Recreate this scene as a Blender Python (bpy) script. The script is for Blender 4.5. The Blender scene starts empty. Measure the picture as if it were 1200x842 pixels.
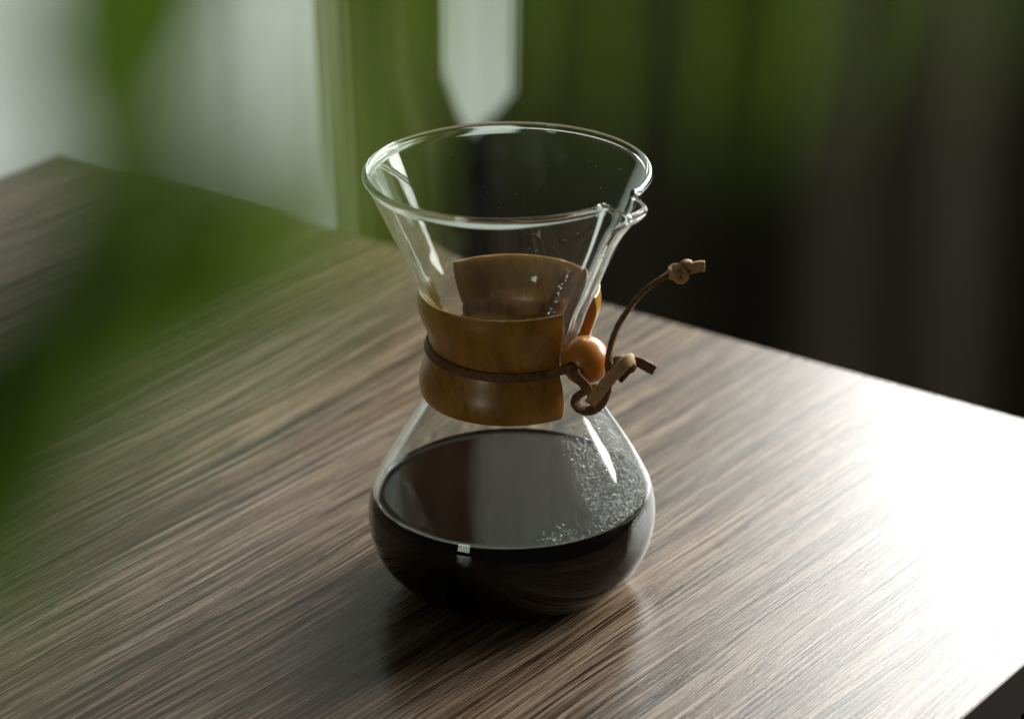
import bpy, bmesh, math, random
from math import sin, cos, pi, radians
from mathutils import Vector, Matrix, Quaternion
random.seed(7)
S = bpy.context.scene
COL = S.collection

# ------------------------------------------------------------------ camera
F_PX, PITCH, ROLL = 3300.0, 23.8, -0.7          # photograph is 1200 x 842
CAM = Vector((0.0, -1.2336, 0.6620))
cd = bpy.data.cameras.new('camera'); cam = bpy.data.objects.new('camera', cd); COL.objects.link(cam)
cd.sensor_fit = 'HORIZONTAL'; cd.sensor_width = 36.0; cd.lens = F_PX / 1200 * 36.0
cd.clip_start = 0.02; cd.clip_end = 100
CROT = Matrix.Rotation(radians(90 - PITCH), 3, 'X') @ Matrix.Rotation(radians(ROLL), 3, 'Z')
cam.matrix_world = Matrix.Translation(CAM) @ CROT.to_4x4()
cd.dof.use_dof = True; cd.dof.focus_distance = 1.335; cd.dof.aperture_fstop = 5.2
S.camera = cam

def ray(x, y):
    return CROT @ Vector(((x - 600) / F_PX, (421 - y) / F_PX, -1.0))
def at(x, y, Y):
    """point on the plane y = Y seen at photo pixel x, y"""
    r = ray(x, y); return CAM + r * ((Y - CAM.y) / r.y)
JX = -.0010                                     # the jug's axis stands 1 mm left of the world origin
def aj(x, y, Y):
    p = at(x, y, Y); p.x -= JX; return p
def near(x, y, depth):
    return CAM + ray(x, y) * depth

# ------------------------------------------------------------------ light
w = bpy.data.worlds.new('World'); S.world = w; w.use_nodes = True
bg = w.node_tree.nodes['Background']
bg.inputs[0].default_value = (1.0, 0.98, 0.93, 1); bg.inputs[1].default_value = 0.030

def area(name, loc, target, sx, sy, power, col=(1, 1, 1), spread=180):
    l = bpy.data.lights.new(name, 'AREA'); l.shape = 'RECTANGLE'; l.size = sx; l.size_y = sy
    l.energy = power; l.color = col; l.spread = radians(spread)
    o = bpy.data.objects.new(name, l); COL.objects.link(o); o.location = loc
    o.rotation_euler = (Vector(target) - Vector(loc)).to_track_quat('-Z', 'Y').to_euler()
    return o
area('window_light', (1.05, 1.64, 1.00), (0.56, 0.0, 0.50), 1.40, 1.15, 62, (0.985, 1.0, 0.985))
area('side_window_light', (2.00, 1.05, 0.95), (0.0, 0.0, 0.30), 1.00, 0.95, 52, (1.0, 0.985, 0.95))
area('sheer_curtain_light', (-0.60, 2.05, 0.35), (-0.60, 0, 0.35), 1.85, 2.0, 14, (0.95, 1.0, 0.96))
area('room_window_light', (-1.85, -2.45, 0.36), (0, 0, 0.1), 0.50, 0.62, 4.5, (0.95, 1.0, 0.88))

S.view_settings.view_transform = 'Standard'; S.view_settings.look = 'None'
S.view_settings.exposure = 0.25; S.view_settings.gamma = 1
S.render.engine = 'CYCLES'
cy = S.cycles
cy.use_denoising = True; cy.denoising_prefilter = 'ACCURATE'
try: cy.denoiser = 'OPENIMAGEDENOISE'
except Exception: pass
cy.max_bounces = 18; cy.transmission_bounces = 14; cy.glossy_bounces = 8; cy.diffuse_bounces = 4
cy.sample_clamp_indirect = 8; cy.blur_glossy = 0.3
cy.use_adaptive_sampling = False

def sstep(e0, e1, x):
    t = max(0, min(1, (x - e0) / (e1 - e0))); return t * t * (3 - 2 * t)
# ------------------------------------------------------------------ node helpers
def new_mat(name):
    m = bpy.data.materials.new(name); m.use_nodes = True
    nt = m.node_tree; return m, nt, nt.nodes['Principled BSDF']
def node(nt, t, **kw):
    n = nt.nodes.new(t)
    for k, v in kw.items():
        if hasattr(n, k): setattr(n, k, v)
        else: n.inputs[k].default_value = v
    return n
def ramp(nt, fac, stops):
    r = nt.nodes.new('ShaderNodeValToRGB'); e = r.color_ramp.elements
    while len(e) < len(stops): e.new(0.5)
    for i, (p, c) in enumerate(stops):
        e[i].position = p; e[i].color = (*c, 1) if len(c) == 3 else c
    nt.links.new(fac, r.inputs[0]); return r
def coords(nt, scale, src='Object', rot=(0, 0, 0)):
    tc = nt.nodes.new('ShaderNodeTexCoord'); mp = nt.nodes.new('ShaderNodeMapping')
    mp.inputs['Scale'].default_value = scale; mp.inputs['Rotation'].default_value = rot
    nt.links.new(tc.outputs[src], mp.inputs[0]); return mp.outputs[0]
def noise(nt, vec, scale=1, detail=4, rough=.55, dist=0):
    n = node(nt, 'ShaderNodeTexNoise'); n.inputs['Scale'].default_value = scale
    n.inputs['Detail'].default_value = detail; n.inputs['Roughness'].default_value = rough
    n.inputs['Distortion'].default_value = dist
    nt.links.new(vec, n.inputs['Vector']); return n.outputs['Fac']
def math_(nt, op, a, b):
    n = nt.nodes.new('ShaderNodeMath'); n.operation = op
    for i, v in enumerate((a, b)):
        if isinstance(v, (int, float)): n.inputs[i].default_value = v
        else: nt.links.new(v, n.inputs[i])
    return n.outputs[0]
def mix(nt, fac, a, b, mode='MIX'):
    n = nt.nodes.new('ShaderNodeMix'); n.data_type = 'RGBA'; n.blend_type = mode
    for i, v in ((0, fac), (6, a), (7, b)):
        if isinstance(v, (int, float)): n.inputs[i].default_value = v
        elif isinstance(v, tuple): n.inputs[i].default_value = (*v, 1)
        else: nt.links.new(v, n.inputs[i])
    return n.outputs[2]
def bump(nt, p, h, strength, dist, prev=None):
    b = nt.nodes.new('ShaderNodeBump'); b.inputs['Strength'].default_value = strength
    b.inputs['Distance'].default_value = dist; nt.links.new(h, b.inputs['Height'])
    if prev is not None: nt.links.new(prev, b.inputs['Normal'])
    nt.links.new(b.outputs[0], p.inputs['Normal']); return b.outputs[0]

# ------------------------------------------------------------------ materials
def m_laminate():
    m, nt, p = new_mat('wood_laminate'); L = nt.links
    warp = noise(nt, coords(nt, (2.2, 7, 1)), 1, 2)
    tc = nt.nodes.new('ShaderNodeTexCoord'); sep = nt.nodes.new('ShaderNodeSeparateXYZ'); L.new(tc.outputs['Object'], sep.inputs[0])
    yy = math_(nt, 'ADD', sep.outputs[1], math_(nt, 'MULTIPLY', math_(nt, 'SUBTRACT', warp, .5), .030))
    def streak(ax, ay, det=3, off=0.0):
        c = nt.nodes.new('ShaderNodeCombineXYZ')
        L.new(math_(nt, 'MULTIPLY', sep.outputs[0], ax), c.inputs[0]); L.new(math_(nt, 'MULTIPLY', yy, ay), c.inputs[1])
        c.inputs[2].default_value = off
        return noise(nt, c.outputs[0], 1, det, .68)
    broad = streak(1.6, 42, 3, 1.3)
    mid = streak(3.2, 300, 4, 4.1)
    fine = streak(8, 820, 4, 7.7)
    pore = streak(24, 1050, 2, 2.2)
    v = math_(nt, 'ADD', math_(nt, 'MULTIPLY', broad, .20), math_(nt, 'ADD', math_(nt, 'MULTIPLY', mid, .30), math_(nt, 'MULTIPLY', fine, .58)))
    r = ramp(nt, v, [(.44, (.044, .028, .017)), (.505, (.130, .089, .058)), (.55, (.245, .185, .130)), (.60, (.35, .275, .198)), (.68, (.49, .40, .30))])
    pr1 = ramp(nt, pore, [(.39, (.15, .12, .10)), (.43, (1, 1, 1))])
    pr2 = ramp(nt, streak(5, 780, 3, 15.2), [(.415, (.16, .13, .11)), (.455, (1, 1, 1))])
    pr = nt.nodes.new('ShaderNodeMix'); pr.data_type = 'RGBA'; pr.blend_type = 'MULTIPLY'; pr.inputs[0].default_value = 1
    L.new(pr1.outputs[0], pr.inputs[6]); L.new(pr2.outputs[0], pr.inputs[7])
    tint = ramp(nt, streak(.9, 14, 2, 9.0), [(.35, (.92, .94, .98)), (.65, (1.08, .98, .88))])
    col = mix(nt, 1.0, mix(nt, .85, r.outputs[0], pr.outputs[2], 'MULTIPLY'), tint.outputs[0], 'MULTIPLY')
    speck = ramp(nt, noise(nt, coords(nt, (700, 1400, 900)), 1, 3, .7), [(.33, (.62, .60, .58)), (.52, (1, 1, 1)), (.72, (1.12, 1.10, 1.08))])
    col = mix(nt, 1.0, col, speck.outputs[0], 'MULTIPLY')
    grainy = noise(nt, coords(nt, (620, 900, 800)), 1, 3, .6)
    d_ = nt.nodes.new('ShaderNodeBsdfDiffuse'); gl = nt.nodes.new('ShaderNodeBsdfGlossy'); gl.distribution = 'BECKMANN'
    fr = nt.nodes.new('ShaderNodeFresnel'); fr.inputs[0].default_value = 1.5
    mx = nt.nodes.new('ShaderNodeMixShader'); L.new(fr.outputs[0], mx.inputs[0]); L.new(d_.outputs[0], mx.inputs[1]); L.new(gl.outputs[0], mx.inputs[2])
    L.new(mx.outputs[0], nt.nodes['Material Output'].inputs[0]); L.new(col, d_.inputs[0])
    n1 = bump(nt, d_, v, .35, .0006)
    n2 = bump(nt, d_, grainy, .24, .0005, n1); L.new(n2, gl.inputs['Normal'])
    rr = ramp(nt, noise(nt, coords(nt, (9, 25, 1)), 1, 4), [(.3, (.15,) * 3), (.75, (.20,) * 3)])
    L.new(rr.outputs[0], gl.inputs['Roughness']); nt.nodes.remove(p)
    return m
def m_edge():
    m, nt, p = new_mat('edge_banding')
    p.inputs['Base Color'].default_value = (.035, .027, .022, 1); p.inputs['Roughness'].default_value = .4
    return m
def m_glass():
    m, nt, p = new_mat('clear_glass'); nt.nodes.remove(p)
    g = node(nt, 'ShaderNodeBsdfGlass'); g.inputs['IOR'].default_value = 1.47
    g.inputs['Roughness'].default_value = 0.0; g.inputs['Color'].default_value = (.975, .99, .98, 1)
    # steam mist on the side towards the window: a thin scattering film, shaped by angle and height
    L = nt.links; tc = nt.nodes.new('ShaderNodeTexCoord'); sp = nt.nodes.new('ShaderNodeSeparateXYZ'); L.new(tc.outputs['Object'], sp.inputs[0])
    ang = math_(nt, 'ARCTAN2', sp.outputs[1], sp.outputs[0])
    def band(v, a, b, c, d):
        def mr(x0, x1):
            n = nt.nodes.new('ShaderNodeMapRange'); n.interpolation_type = 'SMOOTHSTEP'
            n.inputs[1].default_value = x0; n.inputs[2].default_value = x1; L.new(v, n.inputs[0]); return n.outputs[0]
        return math_(nt, 'MULTIPLY', mr(a, b), math_(nt, 'SUBTRACT', 1.0, mr(c, d)))
    mist = math_(nt, 'MULTIPLY', band(ang, radians(-64), radians(-52), radians(5), radians(45)), band(sp.outputs[2], .050, .058, .098, .112))
    cone = math_(nt, 'MULTIPLY', band(ang, radians(-72), radians(-52), radians(-15), radians(20)), band(sp.outputs[2], .125, .140, .165, .200))
    f = math_(nt, 'ADD', math_(nt, 'MULTIPLY', mist, .15), math_(nt, 'MULTIPLY', cone, .06))
    cloud = ramp(nt, noise(nt, coords(nt, (90, 90, 90)), 1, 5, .6), [(.3, (.45,) * 3), (.7, (1,) * 3)])
    f = math_(nt, 'MULTIPLY', f, cloud.outputs[0])
    smear = ramp(nt, noise(nt, coords(nt, (30, 30, 14)), 1, 6, .65, .6), [(.50, (0,) * 3), (.75, (.022,) * 3)])
    f = math_(nt, 'ADD', f, smear.outputs[0])
    d = nt.nodes.new('ShaderNodeBsdfDiffuse'); d.inputs[0].default_value = (.85, .87, .86, 1)
    t = nt.nodes.new('ShaderNodeBsdfTranslucent'); t.inputs[0].default_value = (.85, .87, .86, 1)
    m1 = nt.nodes.new('ShaderNodeMixShader'); L.new(d.outputs[0], m1.inputs[1]); L.new(t.outputs[0], m1.inputs[2])
    m2 = nt.nodes.new('ShaderNodeMixShader'); L.new(f, m2.inputs[0]); L.new(g.outputs[0], m2.inputs[1]); L.new(m1.outputs[0], m2.inputs[2])
    L.new(m2.outputs[0], nt.nodes['Material Output'].inputs[0]); return m
def m_water():
    m, nt, p = new_mat('water_drop'); nt.nodes.remove(p)
    g = node(nt, 'ShaderNodeBsdfGlass'); g.inputs['IOR'].default_value = 1.33; g.inputs['Roughness'].default_value = .02
    nt.links.new(g.outputs[0], nt.nodes['Material Output'].inputs[0]); return m
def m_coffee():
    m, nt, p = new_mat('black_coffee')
    p.inputs['Base Color'].default_value = (.028, .0085, .0042, 1); p.inputs['Roughness'].default_value = .03  # reddish base colour stands in for the collar's reflection
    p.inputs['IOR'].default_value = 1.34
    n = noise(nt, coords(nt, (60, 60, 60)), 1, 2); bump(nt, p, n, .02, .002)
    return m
def m_coffee_wall():
    m, nt, p = new_mat('black_coffee_against_glass')      # wetted glass: no air gap, so no second reflection
    p.inputs['Base Color'].default_value = (.004, .0016, .001, 1); p.inputs['Roughness'].default_value = .5
    p.inputs['Specular IOR Level'].default_value = 0.02
    n = noise(nt, coords(nt, (40, 40, 40)), 1, 2)
    r = ramp(nt, n, [(.3, (.003, .0012, .0008)), (.7, (.006, .002, .0012))]); nt.links.new(r.outputs[0], p.inputs['Base Color'])
    return m
def m_wood(name, a, b, c, rough=.36, dots=True, coat=0.3):
    m, nt, p = new_mat(name); L = nt.links
    g = noise(nt, coords(nt, (120, 120, 22)), 1, 5, .6, .3)
    big = noise(nt, coords(nt, (26, 26, 10)), 1, 3)
    r = ramp(nt, math_(nt, 'ADD', math_(nt, 'MULTIPLY', g, .6), math_(nt, 'MULTIPLY', big, .4)), [(.34, a), (.5, b), (.68, c)])
    col = r.outputs[0]
    if dots:
        d = noise(nt, coords(nt, (700, 700, 150)), 1, 2)
        dr = ramp(nt, d, [(.30, (.25, .2, .16)), (.40, (1, 1, 1))])
        col = mix(nt, .5, col, dr.outputs[0], 'MULTIPLY')
        bump(nt, p, d, .12, .0003)
    L.new(col, p.inputs['Base Color'])
    p.inputs['Roughness'].default_value = rough
    p.inputs['Coat Weight'].default_value = coat; p.inputs['Coat Roughness'].default_value = .25
    return m
def m_leather(name, a, b, rough=.6):
    m, nt, p = new_mat(name)
    g = noise(nt, coords(nt, (420, 420, 420)), 1, 5, .65)
    r = ramp(nt, g, [(.33, a), (.66, b)]); nt.links.new(r.outputs[0], p.inputs['Base Color'])
    p.inputs['Roughness'].default_value = rough
    bump(nt, p, noise(nt, coords(nt, (1500, 1500, 1500)), 1, 4, .7), .45, .0006)
    return m
def m_cloth(name, a, b, rough=.9, transl=0.0):
    m, nt, p = new_mat(name)
    g = noise(nt, coords(nt, (9, 9, 1.2)), 1, 4)
    r = ramp(nt, g, [(.3, a), (.7, b)]); nt.links.new(r.outputs[0], p.inputs['Base Color'])
    p.inputs['Roughness'].default_value = rough; p.inputs['Specular IOR Level'].default_value = .15
    weave = noise(nt, coords(nt, (700, 700, 700)), 1, 2); bump(nt, p, weave, .2, .001)
    if transl:
        t = nt.nodes.new('ShaderNodeBsdfTranslucent'); nt.links.new(r.outputs[0], t.inputs[0])
        mx = nt.nodes.new('ShaderNodeMixShader'); mx.inputs[0].default_value = transl
        nt.links.new(p.outputs[0], mx.inputs[1]); nt.links.new(t.outputs[0], mx.inputs[2])
        nt.links.new(mx.outputs[0], nt.nodes['Material Output'].inputs[0])
    return m
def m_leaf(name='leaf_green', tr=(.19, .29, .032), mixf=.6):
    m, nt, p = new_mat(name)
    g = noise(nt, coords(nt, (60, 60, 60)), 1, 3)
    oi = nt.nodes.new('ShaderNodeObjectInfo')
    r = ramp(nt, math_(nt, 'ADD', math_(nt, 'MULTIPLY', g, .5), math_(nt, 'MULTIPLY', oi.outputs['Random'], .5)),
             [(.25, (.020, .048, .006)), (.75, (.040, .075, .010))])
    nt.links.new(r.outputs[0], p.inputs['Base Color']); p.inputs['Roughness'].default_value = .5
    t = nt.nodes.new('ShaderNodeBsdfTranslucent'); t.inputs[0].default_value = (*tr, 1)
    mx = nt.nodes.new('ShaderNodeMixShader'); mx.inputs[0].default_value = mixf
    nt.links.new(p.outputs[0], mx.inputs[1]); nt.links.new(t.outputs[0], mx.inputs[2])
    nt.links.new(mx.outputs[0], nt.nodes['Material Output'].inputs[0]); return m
def m_plain(name, c, rough=.6, nscale=30, var=.25):
    m, nt, p = new_mat(name)
    g = noise(nt, coords(nt, (nscale,) * 3), 1, 4)
    r = ramp(nt, g, [(.3, tuple(x * (1 - var) for x in c)), (.7, tuple(x * (1 + var) for x in c))])
    nt.links.new(r.outputs[0], p.inputs['Base Color']); p.inputs['Roughness'].default_value = rough
    bump(nt, p, g, .1, .002); return m
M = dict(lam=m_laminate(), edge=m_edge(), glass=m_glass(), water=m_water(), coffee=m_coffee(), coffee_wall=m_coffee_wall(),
         collar=m_wood('collar_wood', (.23, .100, .009), (.40, .188, .017), (.54, .285, .038)),
         bead=m_wood('bead_wood', (.46, .15, .012), (.56, .20, .016), (.64, .25, .025), .32, False, .35),
         leather=m_leather('brown_leather', (.10, .042, .010), (.25, .115, .033)),
         raw=m_leather('pale_leather', (.40, .23, .085), (.58, .37, .17)),
         drape=m_cloth('dark_drape', (.028, .026, .016), (.038, .034, .022)),
         olive=m_cloth('olive_drape', (.11, .105, .045), (.15, .14, .07)),
         olive_sheer=m_cloth('olive_sheer', (.34, .33, .22), (.44, .42, .29), .9, .7),
         sheer=m_cloth('sheer_white', (.74, .78, .73), (.80, .83, .79), .9, .75),
         leaf=m_leaf(), leaf_dark=m_leaf('dark_leaf', (.085, .150, .013), .6), stem=m_plain('stem_bark', (.10, .075, .045)), pot=m_plain('terracotta', (.35, .14, .07), .8),
         soil=m_plain('soil', (.03, .02, .014), .95, 200, .5), floor=m_plain('dark_floor', (.014, .011, .010), .7, 6),
         dust=m_plain('pale_dust', (.7, .7, .66), .9), black=m_plain('black_metal', (.02, .02, .02), .45))

# ------------------------------------------------------------------ object helpers
def tag(o, label=None, cat=None, group=None, kind=None):
    if label: o['label'] = label
    if cat: o['category'] = cat
    if group: o['group'] = group
    if kind: o['kind'] = kind
    return o
def empty(name, loc=(0, 0, 0), rz=0):
    o = bpy.data.objects.new(name, None); COL.objects.link(o); o.location = loc; o.rotation_euler.z = rz
    o.empty_display_size = .05; return o
def mesh(name, V, Fc, mat, parent=None, smooth=True):
    me = bpy.data.meshes.new(name); me.from_pydata([tuple(v) for v in V], [], Fc); me.update()
    if smooth: me.polygons.foreach_set('use_smooth', [True] * len(me.polygons))
    me.materials.append(mat)
    o = bpy.data.objects.new(name, me); COL.objects.link(o)
    if parent: o.parent = parent
    return o
def fix(o):
    bm = bmesh.new(); bm.from_mesh(o.data); bmesh.ops.remove_doubles(bm, verts=bm.verts, dist=1e-6)
    bmesh.ops.recalc_face_normals(bm, faces=bm.faces); bm.to_mesh(o.data); bm.free(); return o
def bevel(o, wd, seg=3, ang=40):
    b = o.modifiers.new('bevel', 'BEVEL'); b.width = wd; b.segments = seg; b.limit_method = 'ANGLE'; b.angle_limit = radians(ang)
    return o
def box(name, a, b, mat, parent=None, bev=0):
    (x0, y0, z0), (x1, y1, z1) = a, b
    V = [(x, y, z) for z in (z0, z1) for y in (y0, y1) for x in (x0, x1)]
    Fc = [(0, 2, 3, 1), (4, 5, 7, 6), (0, 1, 5, 4), (2, 6, 7, 3), (0, 4, 6, 2), (1, 3, 7, 5)]
    o = mesh(name, V, Fc, mat, parent, False)
    if bev: bevel(o, bev)
    return o
def spline(pts, n=10):
    """Catmull-Rom through pts"""
    P = [Vector(p) for p in pts]; P = [2 * P[0] - P[1]] + P + [2 * P[-1] - P[-2]]
    out = []
    for i in range(1, len(P) - 2):
        a, b, c, d = P[i - 1:i + 3]
        for k in range(n):
            t = k / n
            out.append(.5 * ((2 * b) + (c - a) * t + (2 * a - 5 * b + 4 * c - d) * t * t + (3 * b - a - 3 * c + d) * t ** 3))
    out.append(P[-2]); return out
def ribbon(name, path, wd, th, mat, parent, up=(0, 0, 1), twist=0, closed=False, rough=0.0, seed=1):
    """strap of rounded rectangular section along a path; `up` is the direction of its width at the start"""
    rnd = random.Random(seed)
    prof = []
    for cx, cyy, a0 in ((1, 1, 0), (-1, 1, 90), (-1, -1, 180), (1, -1, 270)):
        for k in range(3):
            a = radians(a0 + k * 45); q = .28 * th
            prof.append((cx * (wd / 2 - q) + q * cos(a), cyy * (th / 2 - q) + q * sin(a)))
    n = len(path); V = []; m = len(prof)
    T = []
    for i in range(n):
        a = path[(i - 1) % n] if closed else path[max(i - 1, 0)]
        b = path[(i + 1) % n] if closed else path[min(i + 1, n - 1)]
        T.append((b - a).normalized())
    u = Vector(up); u = (u - u.dot(T[0]) * T[0]).normalized()
    for i in range(n):
        u = (u - u.dot(T[i]) * T[i]).normalized()
        q = Quaternion(T[i], radians(twist) * i / max(1, n - 1)); uu = q @ u; vv = T[i].cross(uu)
        for (a, b) in prof:
            j = 1 + rough * (rnd.random() - .5)
            V.append(path[i] + uu * a * j * 1.28 + vv * b * j * 1.22)
    Fc = []
    for i in range(n if closed else n - 1):
        for k in range(m):
            i2 = (i + 1) % n
            Fc.append((i * m + k, i * m + (k + 1) % m, i2 * m + (k + 1) % m, i2 * m + k))
    if not closed:
        Fc.append(tuple(range(m - 1, -1, -1))); Fc.append(tuple((n - 1) * m + k for k in range(m)))
    return fix(mesh(name, V, Fc, mat, parent))
def tube(name, path, radii, mat, parent, seg=10):
    V = []; n = len(path); u = Vector((1, .3, .1))
    for i in range(n):
        t = (path[min(i + 1, n - 1)] - path[max(i - 1, 0)]).normalized(); u = (u - u.dot(t) * t).normalized(); v = t.cross(u)
        for k in range(seg):
            a = 2 * pi * k / seg; V.append(path[i] + (u * cos(a) + v * sin(a)) * radii[i])
    Fc = [(i * seg + k, i * seg + (k + 1) % seg, (i + 1) * seg + (k + 1) % seg, (i + 1) * seg + k) for i in range(n - 1) for k in range(seg)]
    Fc += [tuple(range(seg - 1, -1, -1)), tuple((n - 1) * seg + k for k in range(seg))]
    return fix(mesh(name, V, Fc, mat, parent))
def lathe(name, prof, mat, parent, seg=48):
    V = []; n = len(prof)
    for r, z in prof:
        for k in range(seg):
            a = 2 * pi * k / seg; V.append((max(r, 1e-7) * cos(a), max(r, 1e-7) * sin(a), z))
    Fc = [(i * seg + k, i * seg + (k + 1) % seg, (i + 1) * seg + (k + 1) % seg, (i + 1) * seg + k) for i in range(n - 1) for k in range(seg)]
    return fix(mesh(name, V, Fc, mat, parent))

# ------------------------------------------------------------------ the setting: floor, curtains
FLOOR = -0.74
fl = box('floor', (-3, -3.2, FLOOR - .05), (3, 3, FLOOR), M['floor']); tag(fl, kind='structure', label='dark floor under the table')

def curtain(name, x0, x1, y, z1, mat, label, cat, amp, wave, seed, solid=True, group=None, lean=None, lean_r=None):
    rnd = random.Random(seed); n = max(12, int((x1 - x0) / wave * 18)); V = []; Fc = []; rows = 48
    ph = [rnd.uniform(0, 6.28) for _ in range(4)]
    for j in range(rows + 1):
        z = FLOOR + (z1 - FLOOR) * j / rows
        for i in range(n + 1):
            x = x0 + (x1 - x0) * i / n; t = 2 * pi * (x - x0) / wave
            fall = .75 + .25 * j / rows
            yy = amp * (sin(t + .5 * sin(t * .37 + ph[0]) + .25 * sin(z * 3 + ph[1])) * .7 + .3 * sin(2.3 * t + ph[2]) + .35 * sin(.31 * t + ph[3])) * (1.4 - fall)
            dx = lean(z) * max(0, 1 - (x - x0) / .22) if lean else 0
            if lean_r: dx += lean_r(z) * i / n
            V.append((x + dx + .012 * sin(z * 2.3 + x * 9), y + yy, z))
    for j in range(rows):
        for i in range(n):
            a = j * (n + 1) + i; Fc.append((a, a + 1, a + n + 2, a + n + 1))
    o = mesh(name, V, Fc, mat)
    if solid:
        s = o.modifiers.new('solid', 'SOLIDIFY'); s.thickness = .003
    tag(o, label, cat, group); return o
curtain('sheer_curtain', -1.60, 0.30, 1.80, 1.5, M['sheer'], 'pale sheer curtain glowing with daylight behind the far table corner', 'curtain', .022, .17, 3, False)
curtain('drape', -.165, -.062, 1.66, 1.5, M['olive'], 'narrow dark olive drape hanging in front of the pale sheer curtain', 'curtain', .007, .06, 5, lean_r=lambda z: .040 * sstep(0, 1, (-.300 - z) / .045))
curtain('sheer_curtain', -.200, -.150, 1.71, 1.5, M['olive_sheer'], 'thin olive sheer added beside the narrow drape to soften the bright curtain edge', 'curtain', .006, .05, 11, False)  # added panel, an in-between tone from bright curtain to dark drape
curtain('sheer_curtain', -.085, .030, 1.72, 1.5, M['sheer'], 'slim second layer of pale sheer added to dim the gap between the two dark drapes', 'curtain', .005, .04, 12, False)  # extra layer, added to cut the glow through the gap
curtain('drape', .012, 2.2, 1.64, 0.45, M['drape'], 'wide dark drape with soft vertical folds behind the coffee maker', 'curtain', .034, .40, 8, lean=lambda z: -.050 * sstep(0, 1, (-.300 - z) / .045))

# ------------------------------------------------------------------ table
GR = radians(52.6); U = Vector((cos(GR), sin(GR), 0)); Vv = Vector((sin(GR), -cos(GR), 0))
u0, u1, v0, v1 = -.55, .313, -.633, .244
tc_ = U * ((u0 + u1) / 2) + Vv * ((v0 + v1) / 2)
table = empty('table', (tc_.x, tc_.y, FLOOR), GR)
tag(table, 'square table with a dark taupe wood-grain top, bright with window glare', 'table')
hx, hy = (u1 - u0) / 2, (v1 - v0) / 2
top = box('tabletop', (-hx, -hy, -FLOOR - .028), (hx, hy, -FLOOR), M['lam'], table, .0012)
top.data.materials.append(M['edge'])
for p in top.data.polygons:
    if abs(p.normal.z) < .5: p.material_index = 1
for sx in (-1, 1):
    for sy in (-1, 1):
        box('leg', (sx * (hx - .06) - .02, sy * (hy - .06) - .02, 0), (sx * (hx - .06) + .02, sy * (hy - .06) + .02, -FLOOR - .0275), M['black'], table, .003)

# ------------------------------------------------------------------ coffee maker
maker = empty('coffee_maker', (JX, 0, 0))
tag(maker, 'hourglass glass pour-over coffee maker with wooden collar and leather tie', 'coffee maker')
SPOUT = radians(-40)
OUT = [(0, .0035), (.015, .0030), (.028, .0012), (.036, .0002), (.041, .0000), (.046, .0010), (.0525, .0045), (.0590, .0100), (.0648, .0170),
       (.0685, .0255), (.0701, .0340), (.0701, .0420), (.0684, .0505), (.0646, .0590), (.0601, .0675), (.0550, .0760),
       (.0500, .0840), (.0452, .0920), (.0410, .0995), (.0376, .1070), (.0350, .1150), (.0338, .1225), (.0338, .1290),
       (.0348, .1365), (.0370, .1440), (.0392, .1510), (.0420, .1572), (.0451, .1634)]
RIM_R, RIM_Z = .0662, .2115
def prof_outer():
    P = spline([(r, 0, z) for r, z in OUT], 5)
    P = [(p.x, p.z) for p in P]
    r0, z0 = P[-1]
    for k in range(1, 22):
        t = k / 21; P.append((r0 + (RIM_R - r0) * t, z0 + (RIM_Z - z0) * t))
    return P
PO = prof_outer()
def offset(P, d):
    Q = []
    for i, (r, z) in enumerate(P):
        a = P[max(i - 1, 0)]; b = P[min(i + 1, len(P) - 1)]
        dx, dz = b[0] - a[0], b[1] - a[1]; l = math.hypot(dx, dz)
        Q.append((max(r - dz / l * d, 0), z + dx / l * d))
    return Q
WALL = .0021
PI_ = offset(PO, WALL); PI_[0] = (0, PI_[0][1])
# rim bead: half circle between outer and inner wall ends
def rim_bead():
    a = Vector((PO[-1][0], PO[-1][1])); b = Vector((PI_[-1][0], PI_[-1][1])); c = (a + b) / 2
    ax = (b - a).normalized(); upv = Vector((-ax.y, ax.x)); upv = upv if upv.y > 0 else -upv
    out = []
    for k in range(0, 15):
        t = radians(-38 + (256) * k / 14); R = .00178
        out.append((c.x + (-ax.x * cos(t) + upv.x * sin(t)) * R + upv.x * .0016, c.y + (-ax.y * cos(t) + upv.y * sin(t)) * R + upv.y * .0016))
    return out
PROF = PO + rim_bead() + PI_[::-1]
def spout_shift(r, z, th):
    """pressed channel: outward shift and lowering of the wall near the spout"""
    if z < .112: return 0, 0
    d = (th - SPOUT + pi) % (2 * pi) - pi
    arc = abs(d) * max(r, .03)
    up = sstep(.112, .150, z); topk = sstep(.185, .2110, z)
    hw = .0060 + .0018 * topk
    k = 1 - sstep(hw - .0030, hw + .0032, arc)
    ear = math.exp(-((arc - hw - .004) / .0022) ** 2) * sstep(.204, .2115, z)
    return up * k * (.0042 + .0040 * topk + .0018 * sstep(.203, .2115, z)), -.0036 * k * sstep(.198, .2105, z) + .0009 * ear
# denser angles around the spout
ANG = []
a = 0
while a < 360:
    ANG.append(radians(a) + SPOUT + pi)
    a += 0.5 if abs(a - 180) < 22 else 2.0
def revolve(name, prof, mat, parent):
    n = len(ANG); V = []
    for r, z in prof:
        for th in ANG:
            dr, dz = spout_shift(r, z, th); rr = r + dr if r > 1e-5 else 0
            V.append((rr * cos(th), rr * sin(th), z + dz))
    Fc = [(i * n + k, i * n + (k + 1) % n, (i + 1) * n + (k + 1) % n, (i + 1) * n + k) for i in range(len(prof) - 1) for k in range(n)]
    return fix(mesh(name, V, Fc, mat, parent))
glass = revolve('glass_body', PROF, M['glass'], maker)

def r_at(P, z, lo=.03):
    for (a, b) in zip(P, P[1:]):
        if a[1] <= z <= b[1] and a[0] > .01 and b[1] > a[1]:
            return a[0] + (b[0] - a[0]) * (z - a[1]) / (b[1] - a[1])
    return lo

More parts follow.
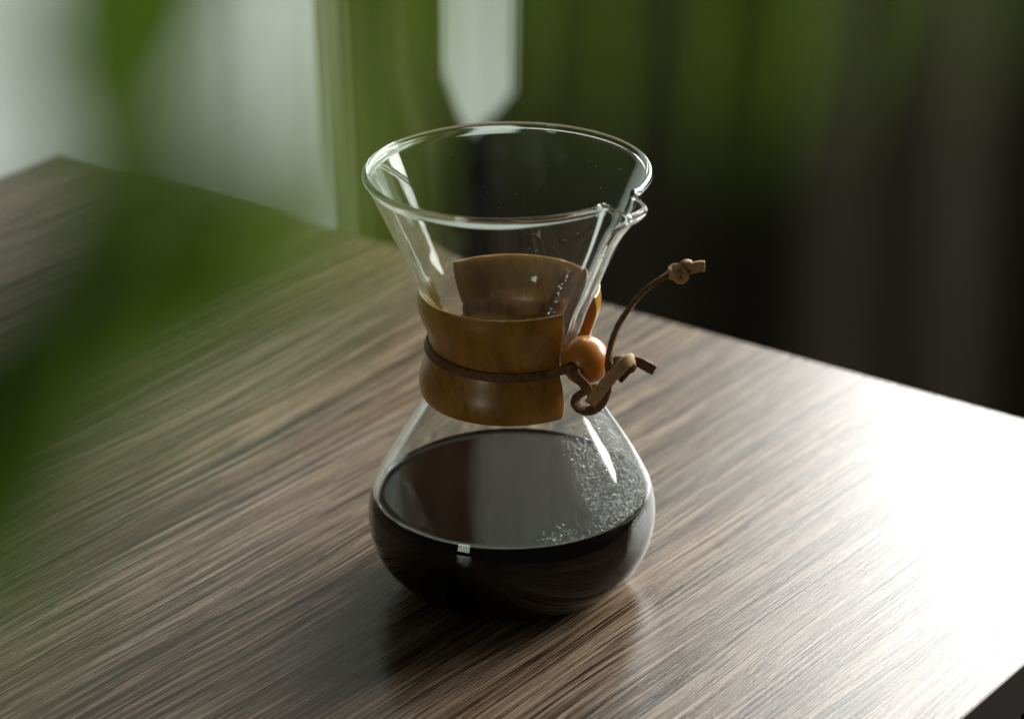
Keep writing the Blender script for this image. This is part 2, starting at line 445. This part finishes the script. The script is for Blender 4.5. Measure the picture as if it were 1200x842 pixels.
# coffee: fills the inside wall up to LEVEL, with a small meniscus
LEVEL = .0500
cp = [(r + (.0005 if r > .001 else 0), z - .0003) for r, z in PI_ if z < LEVEL - .0006]
rl = r_at(PI_, LEVEL)
cp += [(rl + .0005, LEVEL), (rl - .0001, LEVEL + .0006), (rl - .0008, LEVEL - .0001), (rl - .0020, LEVEL - .0005), (rl - .006, LEVEL - .0006), (0, LEVEL - .0006)]
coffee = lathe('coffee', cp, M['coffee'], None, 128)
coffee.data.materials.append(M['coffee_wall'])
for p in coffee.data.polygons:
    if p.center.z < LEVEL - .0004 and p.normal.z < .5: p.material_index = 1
coffee.location.x = JX; tag(coffee, 'black coffee filling the bulb of the glass coffee maker', 'coffee')

def blobs(name, items, mat, parent, seg=10, rings=4):
    """many tiny domes in one mesh: items = (pos, normal, radius, flatness)"""
    V = []; Fc = []
    for pos, nrm, R, fl_ in items:
        q = Vector((0, 0, 1)).rotation_difference(nrm); b = len(V)
        for j in range(rings):
            a = radians(-25 + 95 * j / (rings - 1) * .78)
            for k in range(seg):
                t = 2 * pi * k / seg; V.append(pos + q @ Vector((R * cos(a) * cos(t), R * cos(a) * sin(t), R * fl_ * sin(a))))
        V.append(pos + nrm * R * fl_)
        V.append(pos - nrm * R * fl_ * .5)
        for j in range(rings - 1):
            for k in range(seg):
                Fc.append((b + j * seg + k, b + j * seg + (k + 1) % seg, b + (j + 1) * seg + (k + 1) % seg, b + (j + 1) * seg + k))
        tp = b + rings * seg
        for k in range(seg):
            Fc.append((b + (rings - 1) * seg + k, b + (rings - 1) * seg + (k + 1) % seg, tp)); Fc.append((b + (k + 1) % seg, b + k, tp + 1))
    o = mesh(name, V, Fc, mat, parent); tag(o, kind='stuff'); return o
# foam bubbles along the coffee edge
it = []
for k in range(260):
    th = random.uniform(0, 2 * pi); R = random.choice((.00022, .0003, .0004, .00055))
    rr = rl - .0006 - abs(random.gauss(0, .0006))
    it.append((Vector((rr * cos(th), rr * sin(th), LEVEL - .0002)), Vector((0, 0, 1)), R, 1.0))
blobs('bubble', it, M['water'], coffee)
# condensation on the inner wall towards the window
it = []
def on_wall(th, z, inner=True):
    P = PI_ if inner else PO
    r = r_at(P, z); r2 = r_at(P, z + .001); sl = (r2 - r) / .001
    n = Vector((-cos(th), -sin(th), sl)).normalized()
    return Vector((r * cos(th), r * sin(th), z)), n
def grow(cands):
    for th, z, R in cands:
        p, n = on_wall(th, z); it.append((p, n, R, random.uniform(.4, .62)))
c_ = []
while len(c_) < 1900:
    th = radians(random.uniform(-64, 0)); z = random.uniform(.0515, .097)
    edge = -58 + (.094 - z) / .042 * 7 + random.gauss(0, 1.6)      # dry on the left, thinning out towards the collar
    if math.degrees(th) < edge or random.random() > 1.25 - (z - .05) / .05: continue
    c_.append((th, z, min(.0010, .00028 * math.exp(abs(random.gauss(0, .55))))))
for k in range(70):
    c_.append((radians(random.gauss(-67, 7)), .0512 + abs(random.gauss(0, .0045)), min(.0009, .00025 * math.exp(abs(random.gauss(0, .5))))))
# a string of drops left along the pour channel, and a few on the cone
for k in range(34):
    t = random.random(); c_.append((radians(-64 + 6 * t + random.gauss(0, 1.2)), .146 + .036 * t, random.uniform(.0003, .0007)))
grow(c_)
blobs('condensation', it, M['water'], glass)
it = []
for k in range(70):
    p, n = on_wall(random.uniform(0, 2 * pi), random.uniform(.158, .203)); it.append((p, n, random.uniform(.00010, .00024), .6))
blobs('dust_speck', it, M['dust'], glass, 6, 3)

# wooden collar, two halves
GAP, HALF = radians(-36.5), radians(18.5)
COLZ0, COLZ1 = .1022, .1560
def collar_half(a0, a1, label):
    nz, na = 25, 60; V = []; 
    for j in range(nz):
        z = COLZ0 + (COLZ1 - COLZ0) * j / (nz - 1); t = (j / (nz - 1) - .5) * 2
        ri = r_at(PO, z) + .0004
        ro_t = .0386 + .0052 * (1 - cos(pi * min(abs(t) / .78, 1))) / 2 - .0014 * (max(0, abs(t) - .78) / .22) ** 2
        ro = max(ro_t, ri + .0016)
        for i in range(na):
            s = i / (na - 1)
            # ends lean in a little at the waist, as cut
            th = a0 + (a1 - a0) * s
            e = .035 * (1 - t * t)
            th += (e if i == 0 else -e if i == na - 1 else e * (1 - s) - e * s)
            for r in (ro, ri): V.append((r * cos(th), r * sin(th), z))
    def id_(j, i, k): return (j * na + i) * 2 + k
    Fc = []
    for j in range(nz - 1):
        for i in range(na - 1):
            Fc.append((id_(j, i, 0), id_(j, i + 1, 0), id_(j + 1, i + 1, 0), id_(j + 1, i, 0)))
            Fc.append((id_(j, i, 1), id_(j + 1, i, 1), id_(j + 1, i + 1, 1), id_(j, i + 1, 1)))
    for j in range(nz - 1):
        for i in (0, na - 1):
            Fc.append((id_(j, i, 0), id_(j + 1, i, 0), id_(j + 1, i, 1), id_(j, i, 1)))
    for i in range(na - 1):
        for j in (0, nz - 1):
            Fc.append((id_(j, i, 0), id_(j, i, 1), id_(j, i + 1, 1), id_(j, i + 1, 0)))
    o = fix(mesh('collar_half', V, Fc, M['collar'], maker)); bevel(o, .0011, 4, 50); o['label'] = label
    return o
collar_half(GAP - HALF, GAP - pi + HALF, 'brown wooden collar half facing the room')
collar_half(GAP + HALF - .07, GAP + pi - HALF + .10, 'orange-lit wooden collar half facing the window')

# leather cord round the waist, through the bead, knotted
ZC = .1268
def waist(th): return Vector((.0396 * cos(th), .0396 * sin(th), ZC + .0012 * sin(th - .6)))
BEAD = aj(686, 422, -.0300)
ring = [waist(radians(-52 - k * 289 / 60)) for k in range(61)]
hole = aj(668, 432, -.0400)
cord = ribbon('leather_cord', spline([hole + Vector((.004, .002, -.0005)), hole, aj(657, 434, -.0375)] + ring[2::4] + [waist(radians(-338)), BEAD + Vector((.004, .006, 0))], 6),
              .0034, .0016, M['leather'], maker, up=(0, 0, 1))
bead = None
bp = []
for k in range(33):
    a = -pi / 2 + pi * k / 32; bp.append((.0117 * cos(a), .0117 * sin(a)))
# bead with a drilled hole: lathe of a ring profile
hr = .0026; bp = [(r, z) for r, z in bp if r > hr + .0006]
bp = [(hr, bp[0][1] + .0010)] + [(hr + .0004, bp[0][1] + .0002)] + bp + [(hr + .0004, bp[-1][1] - .0002), (hr, bp[-1][1] - .0010)]
bp.append(bp[0])
bead = lathe('wooden_bead', bp, M['bead'], maker, 48)
bead.location = BEAD
bead.rotation_euler = (hole - BEAD).to_track_quat('Z', 'Y').to_euler()
Yk = -.047
loop = [hole + Vector((.003, .002, 0)), aj(672, 437, -.044), aj(683, 449, -.0455), aj(694, 460, -.047), aj(702, 470, -.0485)]
def strand(name, pts, wd=.0034, th=.0017, mat='leather', up=(0, 1, 0), tw=0, seed=1, n=8):
    return ribbon(name, spline(pts, n), wd, th, M[mat], cord, up, tw, False, .16, seed)
# strand from the bead that turns in a loop below and climbs to the knot
strand('cord_loop', [hole + Vector((.004, .003, 0)), aj(674, 438, -.0440), aj(684, 450, -.0455), aj(688, 457, -.0440),
              aj(679, 462, -.0430), aj(674, 470, -.0430), aj(679, 478, -.0435), aj(690, 481, -.0440), aj(702, 475, -.0445), aj(710, 462, -.0450), aj(713, 448, -.0450), aj(716, 436, -.0440), aj(727, 425, -.0410)],
       .0036, .0020, 'leather', (0, 1, 0), 20, 3)
strand('cord_end', [aj(692, 472, -.0480), aj(700, 461, -.0500), aj(712, 447, -.0505), aj(724, 434, -.0500), aj(733, 425, -.0485), aj(740, 421, -.0455), aj(742, 424, -.0425)],
       .0044, .0019, 'raw', (-.7, 0, .7), 0, 4)
strand('cord_tail', [aj(722, 428, -.0440), aj(736, 422, -.0420), aj(748, 424, -.0420), aj(758, 429, -.0425), aj(767, 434, -.0430)], .0038, .0018, 'leather', (0, .4, 1), 10, 5)
strand('cord_tail', [aj(712, 462, -.0440), aj(714, 440, -.0430), aj(713, 425, -.0420), aj(716, 405, -.0410), aj(724, 383, -.0400), aj(738, 360, -.0390), aj(756, 340, -.0380), aj(776, 326, -.0370), aj(790, 319, -.0365)],
       .0036, .0021, 'leather', (.5, 1, .2), 15, 6)
strand('cord_end', [aj(726, 445, -.0440), aj(734, 436, -.0440), aj(741, 428, -.0440)], .0036, .0018, 'leather', (0, 1, .3), 0, 7)
def knot(c, R, mat, rot, w_=.0034, t_=.0017, seed=1, sq=(1, 1, 1)):
    pts = []
    q = Quaternion(Vector((1, 0, 0)), rot[0]) @ Quaternion(Vector((0, 0, 1)), rot[1])
    for k in range(72):
        t = 2 * pi * k / 72
        v = Vector(((sin(t) + 2 * sin(2 * t)) * sq[0], (cos(t) - 2 * cos(2 * t)) * sq[1], -1.1 * sin(3 * t) * sq[2])) * (R / 3)
        pts.append(c + q @ v)
    return ribbon('knot', pts, w_, t_, M[mat], cord, (0, 0, 1), 0, True, .08, seed)
knot(aj(797, 318, -.0365), .0047, 'raw', (1.3, .4), .0036, .0018, 2, (1.1, .8, 1))
strand('cord_end', [aj(797, 318, -.0365), aj(808, 315, -.0370), aj(819, 312, -.0375), aj(826, 312, -.0378)], .0040, .0018, 'raw', (0, .3, 1), 30, 9, 5)
knot(aj(730, 428, -.0425), .0042, 'leather', (1.0, 1.4), .0034, .0017, 4)

# ------------------------------------------------------------------ potted plant close to the camera
plant = empty('potted_plant', (-.33, -.98, FLOOR))
tag(plant, 'tall leafy green plant whose blurred leaves hang across the foreground', 'plant')
def loc(p): return Vector(p) - Vector(plant.location)
lathe('pot', [(0, 0), (.10, 0), (.105, .01), (.135, .22), (.145, .22), (.145, .25), (.130, .25), (.125, .2), (0, .2)], M['pot'], plant)
lathe('soil', [(0, .2005), (.06, .208), (.127, .203)], M['soil'], plant)
trunk = [Vector((0, 0, .2)), Vector((.01, 0, .5)), Vector((-.015, .01, .9)), Vector((.0, .02, 1.2)), Vector((-.01, .02, 1.47))]
tp = spline(trunk, 8)
tube('trunk', tp, [.012 - .007 * i / (len(tp) - 1) for i in range(len(tp))], M['stem'], plant)
def leaf_mesh(mat='leaf'):
    V = []; Fc = []; n, m = 14, 3
    for i in range(n + 1):
        t = i / n; wd = .5 * (sin(pi * t ** .8) ** .9) * (1 - .25 * t) if 0 < t < 1 else 0.004
        for j in range(-m, m + 1):
            s = j / m; V.append((t, wd * s * .42, .10 * abs(s) * wd - .22 * t * t))
    k = 2 * m + 1
    for i in range(n):
        for j in range(k - 1):
            Fc.append((i * k + j, i * k + j + 1, (i + 1) * k + j + 1, (i + 1) * k + j))
    me = bpy.data.meshes.new('leaf'); me.from_pydata(V, [], Fc); me.update()
    me.polygons.foreach_set('use_smooth', [True] * len(me.polygons)); me.materials.append(M[mat]); return me
LEAF = leaf_mesh(); LEAF_DARK = leaf_mesh('leaf_dark')  # second mesh for the widest leaves, in a darker translucent green
def leaf(base, tip, width, normal, parent=plant, me=None):
    """leaf from base to tip (world), width relative to length"""
    b, t = Vector(base), Vector(tip); x = (t - b); L = x.length; x.normalize()
    nrm = Vector(normal); nrm = (nrm - nrm.dot(x) * x).normalized(); y = nrm.cross(x)
    o = bpy.data.objects.new('leaf', me or LEAF); COL.objects.link(o); o.parent = parent
    R = Matrix((x, y, nrm)).transposed().to_4x4()
    o.matrix_basis = Matrix.Translation(loc(b)) @ R @ Matrix.Diagonal((L, width / .42, L, 1))
    return o
def twig(pts, r0=.003, r1=.0012):
    P = spline([loc(p) for p in pts], 8)
    tube('branch', P, [r0 + (r1 - r0) * i / (len(P) - 1) for i in range(len(P))], M['stem'], plant, 8)
TW = plant.location
def tr(z): return Vector(TW) + Vector((-.01, .02, z - FLOOR))
# most leaves placed by where the photo shows their blur; depth from the camera 0.25 - 0.4 m
leaves = [  # (base px, base depth), (tip px, tip depth), width m
    ((220, -300), .245, (80, 360), .260, .0250),
    ((30, 300), .225, (-70, 860), .230, .0250),
    ((110, 150), .24, (40, 660), .25, .0165),
    ((200, 140), .24, (120, 600), .25, .0150),
    ((290, 160), .24, (210, 540), .25, .0135),
    ((370, 150), .24, (300, 480), .25, .0105),
    ((420, 130), .25, (390, 420), .26, .0060),
    ((425, -220), .27, (450, 300), .29, .0070),
    ((570, -220), .27, (560, 170), .29, .0036),  # added leaf, dims the bright strip between the drapes
    ((640, -190), .30, (680, 270), .31, .0026),
    ((760, -190), .29, (780, 230), .31, .0020),
    ((900, -180), .29, (880, 270), .31, .0028),
    ((1010, -150), .30, (970, 200), .31, .0022),
    ((1150, -160), .30, (1130, 140), .31, .0022),
]
LS = .86      # how near the whole spray hangs to the lens
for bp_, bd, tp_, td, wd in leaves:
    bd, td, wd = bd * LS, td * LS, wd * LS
    leaf(near(*bp_, bd), near(*tp_, td), wd, (.1, -1, .35), me=LEAF_DARK if wd > .019 * LS else LEAF)
twig([tr(.60), near(-80, 60, .34 * LS), near(30, 300, .225 * LS), near(110, 150, .24 * LS), near(200, 140, .24 * LS), near(290, 160, .24 * LS), near(370, 150, .24 * LS), near(420, 130, .25 * LS)], .0012, .0008)
twig([tr(.68), near(-60, -220, .36 * LS), near(220, -300, .245 * LS), near(425, -220, .27 * LS), near(570, -220, .27 * LS), near(640, -190, .30 * LS), near(760, -190, .29 * LS), near(900, -180, .29 * LS), near(1010, -150, .30 * LS), near(1150, -160, .30 * LS)])
# more foliage on the plant outside the frame
rl_ = random.Random(5)
for k in range(46):
    z = rl_.uniform(.62, 1.46); a = rl_.uniform(radians(80), radians(300)); Lf = rl_.uniform(.09, .15)
    b = Vector(TW) + Vector((-.01 + .006 * cos(a), .015 + .006 * sin(a), z))
    t = b + Vector((cos(a) * Lf, sin(a) * Lf, rl_.uniform(-.06, .05)))
    leaf(b, t, Lf * .38, (0, 0, 1))
